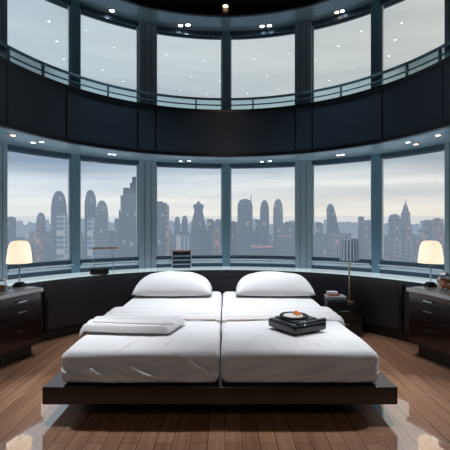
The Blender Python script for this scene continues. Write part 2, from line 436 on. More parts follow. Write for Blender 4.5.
# ------------------------------------------------------------------ downlights
def downlight(x, y, z, label, group, m_lens, r=.03):
    o = tag(empty('downlight', (x, y, z)), label, 'light', group)
    t = MB(); t.lathe([(r*1.0, -.001), (r*1.0, -.006), (r*1.45, -.006), (r*1.5, -.001)], 20); t.build('trim_ring', M['chrome'], o, smooth=True)
    l = MB(); l.lathe([(r*.98, -.001), (r*.98, -.004), (.001, -.0045)], 20); l.build('lens', m_lens, o)
    return o
low = [(13, 135, 'warm'), (33, 142.2, ''), (41.5, 141.5, ''), (110, 154, ''), (114, 154.2, ''), (180.5, 161, ''), (189, 160.6, ''), (262, 161.4, ''), (270, 160.8, ''),
       (338.5, 155, ''), (343, 154.3, ''), (408, 142, ''), (416, 144, 'warm'), (438, 135, 'warm')]
names_low = ['warm downlight in the lower soffit above the far left window, nearest the left picture edge', 'left of the paired downlights in the lower soffit over the far left window',
  'right of the paired downlights in the lower soffit over the far left window', 'left of the close pair of downlights over the second window from left', 'right of the close pair of downlights over the second window from left',
  'left of the twin downlights in the soffit above the centre left window', 'right of the twin downlights in the soffit above the centre left window',
  'left of the twin downlights in the soffit above the centre right window', 'right of the twin downlights in the soffit above the centre right window',
  'left of the close downlight pair over the second window from right', 'right of the close downlight pair over the second window from right',
  'left cool downlight of three in the soffit over the far right window', 'middle warm downlight of three in the soffit over the far right window', 'warm downlight in the lower soffit nearest the right picture edge']
for (px, py, c), nm in zip(low, names_low):
    x, y = plane_pt(px, py, ZS); downlight(x, y, ZS, nm, 'lower soffit downlights', M['lens_warm'] if c else M['lens'], .026)
up = [(112, 10.5), (180.5, 25.3), (188, 24.7), (262, 26), (269.5, 25.3), (337, 12), (342, 10.8)]
names_up = ['single recessed downlight in the upper soffit above the second upper window from left', 'left of the twin downlights in the upper soffit left of the centre mullion', 'right of the twin downlights in the upper soffit left of the centre mullion',
  'left of the twin downlights in the upper soffit right of the centre mullion', 'right of the twin downlights in the upper soffit right of the centre mullion',
  'left of the close downlight pair in the upper soffit at right', 'right of the close downlight pair in the upper soffit at right']
for (px, py), nm in zip(up, names_up):
    x, y = plane_pt(px, py, ZSO); downlight(x, y, ZSO, nm, 'upper soffit downlights', M['lens'] if px != 337 else M['lens_warm'], .034)
x, y = plane_pt(225.5, 5.8, 4.40); downlight(x, y, 4.40, 'single downlight in the black ceiling at the top centre of the picture', None, M['lens_warm'], .036)
# ceiling downlights above the bed: they light the room and are mirrored as dots in the upper panes
for j, yy in enumerate((3.05, 3.9, 4.75)):
    for i, xx in enumerate((-1.3, -.65, .06, .7, 1.25)):
        downlight(xx, yy, 4.40, 'ceiling downlight above the bed, mirrored as a small dot in the upper panes', 'ceiling downlights over the bed', M['lens_main'], .024)
def spot(x, y, z, e, size, blend, col, rad, tgt=None):
    d = bpy.data.lights.new('fill_spot', 'SPOT'); d.energy = e; d.spot_size = R(size); d.spot_blend = blend; d.color = col; d.shadow_soft_size = rad  # unseen fill lamp, added for brightness
    o = bpy.data.objects.new('fill_spot', d); COL.objects.link(o); o.location = (x, y, z)
    if tgt:
        v = Vector(tgt)-Vector((x, y, z)); o.rotation_euler = v.to_track_quat('-Z', 'Y').to_euler()
    return o
SPOT_E = 250
for xx in (-1.5, -.5, .5, 1.5):
    spot(xx*.8, 4.3, 4.36, SPOT_E, 54, .9, (.92, .96, 1.0), .12, (xx*.6, 4.15, .45))  # added overhead fill that brightens the bed top

for sg in (-1, 1):      # added unseen spots, standing in for bright window reflections on the floor
    spot(sg*1.80, 3.35, 2.24, 130, 60, .7, (.93, .97, 1.0), .03, (sg*1.22, 2.35, 0))
spot(0, -.9, 4.2, 55, 100, .6, (1.0, .80, .62), .15, (0, 2.2, .2))     # added warm fill for the bed front and foreground floor
# ------------------------------------------------------------------ bed
BX = -.034; BF = 2.60
bed = tag(empty('platform_bed', (BX, BF, 0)), 'wide low platform bed of dark brown wood carrying two mattresses', 'bed')
h = 1.202
m = MB(); m.rbox((0, 1.27, .165), (h, 1.27, .06), .008, (1, 1, 1)); m.build('platform', M['bedwood'], bed, smooth=True)
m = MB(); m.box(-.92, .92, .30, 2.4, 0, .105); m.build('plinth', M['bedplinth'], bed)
def wr(lines, x, z, w):
    d = 0
    for (x0, z0, x1, z1, a, ww) in lines:
        dx, dz = x1-x0, z1-z0; L2 = dx*dx+dz*dz
        t = max(0, min(1, ((x-x0)*dx+(z-z0)*dz)/L2))
        q = math.hypot(x-x0-t*dx, z-z0-t*dz)
        d += a*math.exp(-(q/ww)**2)*(math.sin(PI*(.12+.8*t)))
    return d
def mattress(xc, side):
    root = tag(empty('mattress', (xc, BF, .226)), 'left white mattress with diagonally wrinkled front, under the folded blanket' if side < 0 else 'right white mattress with smooth shaded front, under the black device', 'mattress')
    hx, hy, hz = .545, 1.235, .112
    rnd = random.Random(3 if side < 0 else 5)
    lines = []
    for q in range(20 if side < 0 else 12):
        x0 = -.58+q*(.052 if side < 0 else .085)+rnd.uniform(-.02, .02); ln = rnd.uniform(.22, .42)
        if side < 0: lines.append((x0, rnd.uniform(-.03, .055), x0+ln, rnd.uniform(-.11, -.07), rnd.uniform(.012, .020), rnd.uniform(.011, .018)))
        else: lines.append((x0, rnd.uniform(-.11, -.05), x0+ln*1.2, rnd.uniform(-.03, .06), rnd.uniform(.009, .017), rnd.uniform(.011, .018)))
    tops = []
    for q in range(9):
        x0 = rnd.uniform(-.45, .45); tops.append((x0, -hy+rnd.uniform(.02, .1), x0+rnd.uniform(-.05, .15), -hy+rnd.uniform(.2, .45), .004, .014))
    def disp(p):
        n = mnoise.noise(Vector((p.x*2.4+side*9, p.y*2.2, p.z*3)))
        fz = max(0, min(1, (p.z+hz)/(2*hz)))
        if p.y < -hy+.09:    # front face wrinkles
            k = max(0, min(1, (-hy+.06-p.y)/.05))
            p = p+Vector((0, -wr(lines, p.x, p.z, 0)*k-.012*n*k*fz, 0))
        if p.z > hz-.03:
            p = p+Vector((0, 0, .008*n*max(0, min(1, (.55-p.y)/.3))-.002+wr(tops, p.x, p.y, 0)))
            # the duvet swells softly behind the front edge
            p.z += .012*math.exp(-((p.y+hy-.30)/.25)**2)
        if abs(p.x) > hx-.05 and p.z < hz-.02:
            p = p+Vector((math.copysign(.006, p.x)*mnoise.noise(Vector((p.y*7, p.z*9, side))), 0, 0))
        return p
    mb = MB(); mb.rbox((0, hy+.022, hz+.001), (hx, hy, hz), .055, (120, 90, 20), disp)
    b = mb.build('duvet', M['sheet'], root, smooth=True, angle=80)
    # folded-back top sheet: soft ridges running across the mattress and down the outer side
    zt = 2*hz-.002
    def band(y0, y1, th, name, m_, ridges):
        mb = MB(); nx, ny = 60, 26; vs = []; fs = []
        xo = hx+.016
        for j in range(ny+1):
            v = j/ny; yy = y0+(y1-y0)*v
            prof = th*(max(0, 1-(2*v-1)**8))*(.35+.65*abs(math.sin(v*PI*ridges)))
            for i in range(nx+1):
                u = i/nx
                # arc-length along inner edge -> top -> outer side
                Ltop = 2*hx; Ls = .15; d = u*(Ltop+Ls)
                wav = .010*mnoise.noise(Vector((d*3, v*2, side*4)))
                if d < Ltop-.05: x, z = -hx+d, zt
                elif d < Ltop+.03:
                    a = (d-Ltop+.05)/.08*PI/2; x = hx-.05+.055*math.sin(a); z = zt-.055*(1-math.cos(a))
                else: x = xo-.010; z = zt-.055-(d-Ltop-.03)
                nrm = Vector((0, 0, 1)) if d < Ltop-.05 else Vector((math.sin((min(d, Ltop+.03)-Ltop+.05)/.08*PI/2), 0, math.cos((min(d, Ltop+.03)-Ltop+.05)/.08*PI/2)))
                o = prof+.006
                vs.append(((x+nrm.x*o)*side if side > 0 else -(x+nrm.x*o), yy+wav*2.2+.03*math.sin(d*2.2)*v, z+nrm.z*o))
        for j in range(ny):
            for i in range(nx):
                a = j*(nx+1)+i; q = (a, a+1, a+nx+2, a+nx+1); fs.append(q if side > 0 else q[::-1])
        mb.add(vs, fs); return mb.build(name, m_, root, smooth=True, angle=80)
    band(.90, 1.36, .040, 'folded_sheet', M['sheet'], 3)
    for yy in (.90, 1.06, 1.22):
        pts = [(x_*1.0, yy+.022*mnoise.noise(Vector((x_*3, yy*5, side)))+.01*math.sin(x_*2.2), zt+(.012 if yy < .95 else .024)) for x_ in [-.50+i*.04 for i in range(26)]]
        MB().tube(pts, .0055, 6).build('fold_shade_hem', M['fold_shade_hem'], root, smooth=True)  # beige tubes imitate the shadow lines between the sheet folds
    return root
mattress(BX-.552, -1); mattress(BX+.552, 1)
ZM = .226+.222      # top of the mattresses
def pillow(x, y, z, rz, label, seed):
    root = tag(empty('pillow', (x, y, z), rz), label, 'pillow', 'pillows at the head of the bed')
    mb = MB(); nx, ny = 44, 30; vs = []; fs = []
    a, b, t = .475, .27, .215
    for sd in (1, -1):
        for j in range(ny+1):
            for i in range(nx+1):
                u = -1+2*i/nx; v = -1+2*j/ny
                u2 = math.copysign(abs(u)**.8, u); v2 = math.copysign(abs(v)**.8, v)
                th = (max(0, 1-abs(u2)**4.2)**.55)*(max(0, 1-abs(v2)**2.8)**.55)
                X = a*u2*(1-.05*(1-v2*v2)*0-.035*abs(v2)**2*(1-abs(u2)**3)); Y = b*v2*(1-.05*abs(u2)**2*(1-abs(v2)**3))
                n = mnoise.noise(Vector((X*5+seed, Y*5, seed)))
                Z = (t*th*(1+.07*n)+.03*th*math.cos(u2*1.3) if sd > 0 else -.022*th)+.028
                # piped rim lifts at the corners
                Z += .012*(abs(u2)*abs(v2))**3
                vs.append((X, Y, Z))
    W = nx+1
    for sd in (0, 1):
        o = sd*W*(ny+1)
        for j in range(ny):
            for i in range(nx):
                q = (o+j*W+i, o+j*W+i+1, o+(j+1)*W+i+1, o+(j+1)*W+i); fs.append(q if sd == 0 else q[::-1])
    mb.add(vs, fs)
    me = mb.build('pillow_case', M['pillow'], root, smooth=True, angle=80)
    import bmesh
    bm = bmesh.new(); bm.from_mesh(me.data); bmesh.ops.remove_doubles(bm, verts=bm.verts, dist=.0004); bm.to_mesh(me.data); bm.free()
    return root
pillow(-.64, 4.83, ZM+.006, R(1), 'plump white pillow at the head of the left mattress', 2.3)
pillow(.61, 4.83, ZM+.006, R(-2), 'plump white pillow at the head of the right mattress', 7.9)
# folded blanket on the left mattress
def blanket():
    root = tag(empty('folded_blanket', (-.735, 3.22, ZM+.024)), 'folded white blanket laid across the left mattress, draping over its outer edge', 'blanket')
    mb = MB(); nx, ny = 50, 22; vs = []; fs = []
    for sd in (1, 0):
        for j in range(ny+1):
            v = j/ny
            for i in range(nx+1):
                u = i/nx
                x = -.475+u*(.875-.10*(1-v))
                yb = -.16-.07*u-.02*math.sin(u*3); yt = .19-.05*u
                y = yb+(yt-yb)*v
                edge = min(1, (1-abs(2*v-1))*5)**.5*min(1, (1-u)*9+.0)**.5
                th = .060*edge*(1-.35*math.sin(v*PI*2.5)**2)*(1-.2*v)
                th += .018*math.exp(-((u-.94)/.05)**2)*edge          # rolled end
                th += .006*mnoise.noise(Vector((u*5, v*4, 3)))*edge
                z = .012+(th if sd else -.006)
                if x < -.365:       # drape over the side of the mattress
                    k = (-.365-x)/.11; z -= .055*k*k; x = -.365-.07*k*.85
                vs.append((x, y, z))
    W = nx+1
    for sd in (0, 1):
        o = sd*W*(ny+1)
        for j in range(ny):
            for i in range(nx):
                q = (o+j*W+i, o+j*W+i+1, o+(j+1)*W+i+1, o+(j+1)*W+i); fs.append(q if sd == 0 else q[::-1])
    # rim
    per = [j*W for j in range(ny, -1, -1)]+list(range(1, W))+[j*W+nx for j in range(1, ny+1)]+[ny*W+i for i in range(nx-1, 0, -1)]
    o = W*(ny+1)
    for q in range(len(per)):
        a, b = per[q], per[(q+1) % len(per)]; fs.append((a, b, b+o, a+o))
    mb.add(vs, fs); mb.build('blanket_body', M['blanket'], root, smooth=True, angle=70)
    MB().tube([(-.33+i*.03, -.155-.07*(i*.03/.72)-.02*math.sin(i*.03/.72*3)+.045, .066) for i in range(23)], .004, 6).build('hem', M['fold_shade_hem'], root, smooth=True)
blanket()
# black device on the right mattress
dv = tag(empty('black_device', (.59, 3.17, ZM+.024), R(31)), 'square black device with a round dish and an orange wedge, lying on the right mattress', 'device')
m = MB(); m.rbox((0, 0, .036), (.172, .172, .036), .022, (3, 3, 1)); m.build('body', M['black'], dv, smooth=True)
m = MB(); m.rbox((.02, .03, .074), (.13, .115, .010), .009, (2, 2, 1)); m.build('raised_plate', M['black'], dv, smooth=True)
m = MB(); m.lathe([(.118, .080), (.120, .096), (.112, .101), (.104, .096), (.10, .092)], 32, (.01, .045, 0)); dish = m.build('dish', M['blackmatte'], dv, smooth=True)
m = MB(); m.lathe([(.082, .0925), (.080, .097), (.001, .099)], 28, (.0, .045, 0)); m.build('white_insert', M['white_disc'], dish, smooth=True)
m = MB(); m.add([(.005, .00, .0995), (.078, .015, .0995), (.03, .10, .0995), (.035, .045, .135)], [(0, 2, 1), (0, 1, 3), (1, 2, 3), (2, 0, 3)]); m.build('orange_wedge', M['orange'], dish)
m = MB(); m.tube([(-.12, -.150, .076), (.165, -.150, .076)], .020, 14); m.build('side_bar', M['black'], dv, smooth=True)
m = MB(); m.tube([(-.075, -.152, .077), (-.062, -.152, .077)], .0225, 14); m.build('bar_ring', M['chrome'], dv, smooth=True)

# ------------------------------------------------------------------ dressers
def dresser(s, label):
    t0, t1 = R(63.6), R(96)
    px, py = pol(2.3, s*R(75)); root = tag(empty('dresser', (px, py, 0)), label, 'dresser')
    def sec(name, r0, r1, z0, z1, a0, a1, m_, parent=root, n=18):
        mb = MB()
        if s > 0: sector(mb, r0, r1, z0, z1, a0, a1, n)
        else: sector(mb, r0, r1, z0, z1, -a1, -a0, n)
        mb.v = [(x-px, y-py, z) for x, y, z in mb.v]
        return mb.build(name, m_, parent, smooth=True)
    RB = RP-.045
    sec('carcass', 2.10, RB, .14, .645, t0, t1, M['dresser'])
    sec('plinth', 2.16, RB-.05, 0, .142, t0+.03, t1-.03, M['dresser_black'])
    sec('top', 2.075, RB, .645, ZL, t0-.006, t1+.006, M['dresser_top'])
    for (z0, z1, zh) in ((.545, .638, .587), (.40, .535, .488), (.16, .39, .300)):
        d = sec('drawer', 2.078, 2.101, z0, z1, t0+.015, t1-.015, M['dresser'])
        hc = R(70.6)
        hh = sec('handle', 2.050, 2.060, zh-.006, zh+.006, hc-R(1.4), hc+R(1.4), M['chrome'], d, 4)
        for sg in (-1, 1): sec('handle_post', 2.058, 2.080, zh-.004, zh+.004, hc+sg*R(1.1)-.002, hc+sg*R(1.1)+.002, M['chrome'], hh, 1)
        if z0 > .5: sec('inlay_strip', 2.0745, 2.079, z1-.020, z1-.012, R(67), R(77), M['red_trim'] if s > 0 else M['book_blue'], d, 6)
    return root
dresser(-1, 'dark lacquered curved dresser against the left wall, under the lit lamp'); dresser(1, 'dark reddish curved dresser against the right wall, under the lit lamp')

# ------------------------------------------------------------------ lamps
def dome_lamp(s, label):
    x, y = pol(2.365, s*R(64.8))
    root = tag(empty('table_lamp', (x, y, ZL)), label, 'lamp', 'lit dome lamps on the dressers')
    m = MB(); m.box(-.045, .045, -.045, .045, 0, .03); m.box(-.032, .032, -.032, .032, .03, .045); m.build('base', M['blackmatte'], root)
    m = MB(); m.tube([(0, 0, .045), (0, 0, .30)], .0075, 10); m.build('stem', M['chrome'], root, smooth=True)
    prof = [(.120, .245), (.122, .25), (.116, .32), (.109, .38), (.099, .43), (.082, .462), (.06, .474), (.02, .477)]
    m = MB(); m.lathe(prof, 36); m.build('lamp_shade', M['shade'], root, smooth=True, angle=50)
    return root
dome_lamp(-1, 'glowing white dome table lamp on the left dresser'); dome_lamp(1, 'glowing white dome table lamp on the right dresser')
# nightstand with the pleated lamp and books
ns = tag(empty('nightstand', (1.405, 4.70, 0)), 'low blue-black nightstand with two drawers right of the bed', 'nightstand')
m = MB(); m.rbox((0, 0, .19), (.215, .16, .165), .006, (1, 1, 1)); m.build('carcass', M['night'], ns, smooth=True)
m = MB(); m.box(-.22, .22, -.165, .165, .355, .372); m.build('top', M['night'], ns)
m = MB(); m.box(-.19, .19, -.13, .15, 0, .027); m.build('plinth', M['blackmatte'], ns)
for z0, z1 in ((.20, .345), (.04, .19)):
    d = MB(); d.rbox((0, -.168, (z0+z1)/2), (.205, .008, (z1-z0)/2), .003, (1, 1, 1)); d = d.build('drawer', M['night'], ns, smooth=True)
    hn = MB(); hn.tube([(-.05, -.19, z1-.035), (.05, -.19, z1-.035)], .005, 8); hn.box(-.045, -.038, -.19, -.174, z1-.038, z1-.032); hn.box(.038, .045, -.19, -.174, z1-.038, z1-.032); hn.build('handle', M['chrome'], d)
nz = .373
pl = tag(empty('table_lamp', (1.525, 4.725, nz)), 'slim table lamp with pleated blue-grey drum shade on the nightstand', 'lamp')
m = MB(); m.lathe([(.062, 0), (.062, .012), (.02, .018), (.008, .022)], 28); m.build('base', M['brass'], pl, smooth=True)
m = MB(); m.tube([(0, 0, .02), (0, 0, .56)], .0095, 12); m.build('stem', M['brass'], pl, smooth=True)
n = 68; m = MB(); vs = []; fs = []
for z_, r_ in ((.515, .112), (.64, .110), (.768, .105), (.775, .09)):
    for k in range(n):
        a = 2*PI*k/n; rr = r_*(1+(.018 if k % 2 else -.018)); vs.append((rr*math.cos(a), rr*math.sin(a), z_))
for j in range(3):
    for k in range(n): fs.append((j*n+k, j*n+(k+1) % n, (j+1)*n+(k+1) % n, (j+1)*n+k))
fs.append(tuple(3*n+k for k in range(n))); m.add(vs, fs); m.build('lamp_shade', M['pleat'], pl)
def book(x, y, z, w, d, hgt, rz, cover, label):
    root = tag(empty('book', (x, y, z), rz), label, 'book', 'books stacked on the nightstand')
    c = .004; m = MB(); m.box(-w/2, w/2, -d/2, d/2, 0, c); m.box(-w/2, w/2, -d/2, d/2, hgt-c, hgt); m.box(-w/2, w/2, -d/2, -d/2+c, c, hgt-c); m.build('cover', cover, root)
    m = MB(); m.box(-w/2+.004, w/2-.004, -d/2+c+.0005, d/2-.005, c+.0002, hgt-c-.0002); m.build('page_block', M['paper'], root)
zb = nz
for (w, d, hh, dx, rz, cv, lb) in ((.235, .18, .034, 0, 0, 'book_black', 'black book at the bottom of the stack on the nightstand'), (.225, .17, .030, .004, R(3), 'book_blue', 'blue book second from the bottom of the nightstand stack'),
        (.23, .175, .030, -.006, R(-2), 'book_grey', 'pale grey book in the middle of the nightstand stack'), (.13, .11, .022, -.035, R(5), 'book_orange', 'small orange book second from the top of the nightstand stack'), (.12, .10, .026, -.04, R(-4), 'book_white', 'small white book on top of the nightstand stack')):
    book(1.335+dx, 4.655, zb, w, d, hh, rz, M[cv], lb); zb += hh+.0005
# jars on the dressers
def jar(x, y, r, hgt, name, label, cat, fill):
    root = tag(empty(name, (x, y, ZL+.001)), label, cat)
    m = MB(); m.lathe([(r*.75, 0), (r*.98, .02), (r, hgt*.4), (r*.9, hgt*.75), (r*.72, hgt*.86), (r*.76, hgt)], 28); m.build('glass_body', M['jar'], root, smooth=True)
    if fill == 'wax':
        m = MB(); m.lathe([(r*.72, .004), (r*.94, .02), (r*.95, hgt*.5)], 24); m.build('contents', M['amber'], root, smooth=True)
    m = MB(); m.lathe([(r*.79, hgt*.99), (r*.82, hgt*1.0), (r*.8, hgt*1.07), (r*.25, hgt*1.11), (r*.16, hgt*1.13), (r*.17, hgt*1.22), (r*.02, hgt*1.24)], 24); m.build('lid', M['chrome'], root, smooth=True)
    return root
x, y = pol(2.30, R(70.6))
jar(x, y, .092, .15, 'glass_jar', 'round glass jar of orange balls on the right dresser beside the lamp', 'jar', 'fruit')
kk = 0
for (dx, dy, dz) in ((0, 0, .037), (.052, .01, .036), (-.05, .015, .037), (.012, .055, .037), (-.012, -.054, .036), (.035, -.04, .078), (-.032, -.03, .085), (.0, .03, .09), (.045, .035, .083), (-.042, .042, .083)):
    m = MB(); m.lathe([(.001, -.027), (.014, -.023), (.023, -.014), (.027, 0), (.023, .014), (.014, .023), (.001, .027)], 14)
    o = m.build('orange_ball', M['orange_fruit'], None, smooth=True, loc=(x+dx, y+dy, ZL+.001+dz)); tag(o, 'small orange ball inside the glass jar on the right dresser', 'ball', 'orange balls in the glass jar')
x, y = pol(2.30, R(-70.9))
jar(x, y, .045, .10, 'candle_jar', 'small glass jar with amber filling on the left dresser', 'jar', 'wax')
# thin stand and black box on the left ledge
x, y = plane_pt(100, 274.5, ZL)
st = tag(empty('wire_stand', (x-.0, y+.10, ZL), R(18)), 'thin metal stand with a wooden top bar on the left window ledge', 'stand')
m = MB(); m.rbox((.03, 0, .335), (.165, .03, .010), .006, (1, 1, 1)); m.build('top_bar', M['woodbar'], st, smooth=True)
for xx in (-.105, .135):
    for yy in (-.02, .02):
        m = MB(); m.tube([(xx, yy, 0), (xx*.98, yy, .328)], .0045, 8); m.build('leg', M['chrome'], st, smooth=True)
m = MB(); m.tube([(-.105, 0, .12), (.135, 0, .12)], .0035, 8); m.build('crossbar', M['chrome'], st, smooth=True)
bb = tag(empty('black_box', (x, y-.02, ZL), R(18)), 'small black rounded box on the left ledge in front of the wire stand', 'box')
m = MB(); m.rbox((0, 0, .045), (.115, .05, .038), .014, (1, 1, 1)); m.build('body', M['blackmatte'], bb, smooth=True)
m = MB(); m.box(-.09, .09, -.03, .03, 0, .012); m.build('foot', M['black'], bb)
# slatted box on the ledge by the centre left window
x = (182-225)/F*5.72
sb = tag(empty('slatted_box', (x, 5.66, ZL), R(8)), 'dark slatted box with a copper rim on the ledge by the centre left window', 'box')
m = MB(); m.rbox((0, 0, .135), (.135, .06, .122), .008, (1, 1, 1)); m.build('body', M['navy'], sb, smooth=True)
m = MB(); m.box(-.142, .142, -.066, .066, .254, .272); m.build('rim', M['copper'], sb)
for zz in (.07, .13, .19):
    m = MB(); m.box(-.125, .125, -.066, -.058, zz-.005, zz+.005); m.build('slat', M['frame_light'], sb)
for sg in (-1, 1):
    m = MB(); m.box(sg*.137-.006, sg*.137+.006, -.064, .064, 0, .255); m.build('side_post', M['frame_light'], sb)

# ------------------------------------------------------------------ city outside
GZ = -120.0
m = MB().add([(-6000, 40, GZ), (6000, 40, GZ), (6000, 9000, GZ), (-6000, 9000, GZ)], [(0, 1, 2, 3)])
struct(m.build('ground', mat('city_ground', srgb(105, 112, 122), .9, var=.3, scale=.02)))
FM = dict(
    blue=facade('tower_blue', srgb(82, 98, 120), srgb(46, 62, 86), srgb(255, 206, 150), 5, 6, .05),
    dark=facade('tower_dark', srgb(50, 62, 80), srgb(30, 42, 60), srgb(200, 215, 235), 4, 5, .04),
    grey=facade('tower_grey', srgb(120, 126, 138), srgb(72, 82, 100), srgb(255, 200, 150), 4.5, 5.5, .06),
    mauve=facade('tower_mauve', srgb(112, 106, 118), srgb(72, 70, 88), srgb(255, 178, 128), 4.5, 5, .10),
    pale=facade('tower_pale', srgb(205, 210, 216), srgb(92, 110, 134), srgb(255, 240, 220), 30, 6, .1),
    comb=facade('tower_comb', srgb(190, 196, 202), srgb(84, 98, 120), srgb(255, 220, 190), 4, 60, .1),
    tan=facade('tower_tan', srgb(172, 146, 128), srgb(92, 88, 98), srgb(255, 170, 100), 5, 6, .22),
    warm=facade('tower_warm', srgb(140, 112, 98), srgb(84, 74, 78), srgb(255, 160, 90), 5, 7, .28),
    mid=facade('midrise', srgb(118, 124, 138), srgb(74, 84, 104), srgb(255, 196, 146), 5, 6, .12),
    far=facade('far_tower', srgb(104, 112, 130), srgb(76, 88, 110), srgb(255, 210, 170), 6, 7, .05),
    roof=mat('lit_roof', srgb(226, 150, 108), .6, var=.15, scale=.1),
    spire=mat('spire', srgb(70, 80, 96), .5),
)
def plan_pt(shape, a, w, d):
    c, s = math.cos(a), math.sin(a)
    e = {'round': 1.0, 'soft': .62, 'box': .12}[shape]
    return (w*math.copysign(abs(c)**e, c), d*math.copysign(abs(s)**e, s))
def loft(mb, levels, shape, n=28, dr=1.0):
    """levels: (z, half width, x offset)"""
    vs = []; fs = []
    for (z, w, ox) in levels:
        for k in range(n):
            a = 2*PI*(k+.5)/n; px, py = plan_pt(shape, a, w, w*dr); vs.append((px+ox, py, z))
    for j in range(len(levels)-1):
        for k in range(n): fs.append((j*n+k, j*n+(k+1) % n, (j+1)*n+(k+1) % n, (j+1)*n+k))
    fs += [tuple(range(n-1, -1, -1)), tuple((len(levels)-1)*n+k for k in range(n))]
    return mb.add(vs, fs)
def tower(px, wpx, top, D, kind, m_, label, cat='tower', group=None, extra=None, name='tower'):
    X = (px-225.0)/F*D; w = wpx*D/F/2; H = EYE+(225.0-top)*D/F-GZ
    root = tag(empty(name, (X, D, GZ)), label, cat, group)
    mb = MB()
    if kind == 'dome':
        L = [(0, w, 0), (H-3.2*w, w, 0)]+[(H-3.2*w+3.2*w*math.sin(a), w*max(.05, math.cos(a))**.75, 0) for a in [R(q) for q in (12, 25, 38, 50, 62, 72, 81, 88)]]
        loft(mb, L, 'soft'); mb.build('tower_body', m_, root, smooth=True, angle=40)
    elif kind == 'round':
        L = [(0, w, 0), (H-1.1*w, w, 0)]+[(H-1.1*w+1.1*w*math.sin(a), w*max(.05, math.cos(a))**.7, 0) for a in [R(q) for q in (15, 30, 45, 60, 72, 84)]]
        loft(mb, L, 'soft'); mb.build('tower_body', m_, root, smooth=True, angle=40)
    elif kind == 'bulb':
        prof = [(0, 1.5), (.55, 1.45), (.70, 1.25), (.80, .98), (.86, .82), (.90, .84), (.93, .98), (.955, 1.03), (.975, .95), (.99, .7), (1.0, .45)]
        loft(mb, [(H*.0, w*1.5, 0)]+[(H-(1-f)*w*11, w*q, 0) for f, q in prof[1:]], 'round'); mb.build('tower_body', m_, root, smooth=True, angle=40)
        m2 = MB(); loft(m2, [(H, w*.35, 0), (H+w*.35, w*.2, 0), (H+w*.5, w*.02, 0)], 'round', 12); m2.build('finial', FM['spire'], root)
    elif kind == 'sail':
        L = [(0, w, 0), (H-5.0*w, w, 0)]
        loft(mb, L, 'soft')
        # curved slanted crown with its peak on the left
        n = 12; vs = []; fs = []; zb = H-5.0*w
        for i in range(n+1):
            u = -1+2*i/n; z = zb+5.0*w*(math.cos((u+.72)*PI/2.9) if u > -.72 else 1-.5*(-.72-u))
            z = max(zb+.4, z)
            vs += [(u*w*.98, -w*.8, zb-.5), (u*w*.98, w*.8, zb-.5), (u*w*.98, w*.8, z), (u*w*.98, -w*.8, z)]
        for i in range(n):
            p = i*4
            for k in range(4): fs.append((p+k, p+4+k, p+4+(k+1) % 4, p+(k+1) % 4))
        fs += [(3, 2, 1, 0), tuple(n*4+k for k in range(4))]
        mb.add(vs, fs); mb.build('tower_body', m_, root)
    elif kind == 'point':
        L = [(0, w, 0), (H-5*w, w, 0), (H-4.6*w, w*.8, 0), (H-2.6*w, w*.72, 0), (H-2.2*w, w*.5, 0), (H-1.2*w, w*.34, 0), (H-.9*w, w*.16, 0)]
        loft(mb, L, 'soft', 20); mb.build('tower_body', m_, root)
        m2 = MB(); loft(m2, [(H-1.0*w, w*.12, 0), (H+.0*w, w*.02, 0)], 'round', 8); m2.build('spire', FM['spire'], root)
    elif kind == 'step':
        L = [(0, w, 0), (H-4*w, w, 0), (H-4*w+.1, w*.82, w*.1), (H-1.4*w, w*.82, w*.1), (H-1.4*w+.1, w*.55, w*.2), (H, w*.5, w*.22)]
        loft(mb, L, 'box', 16); mb.build('tower_body', m_, root)
    else:
        loft(mb, [(0, w, 0), (H, w, 0)], 'box', 16, .8); mb.build('tower_body', m_, root)
        m2 = MB(); loft(m2, [(H, w*.55, -w*.15), (H+w*.25, w*.55, -w*.15)], 'box', 16, .8); m2.build('roof_block', m_, root)
    if extra == 'roof':
        m2 = MB(); loft(m2, [(H, w*1.04, 0), (H+w*.11, w*1.04, 0)], 'box', 16, .84); m2.build('lit_roof_edge', FM['roof'], root)
    if extra == 'mast':
        m2 = MB(); loft(m2, [(H-8*w*.3, w*.07, w*.82), (H+.5*w, w*.05, w*.82)], 'round', 8); m2.build('mast', FM['spire'], root)
    return root
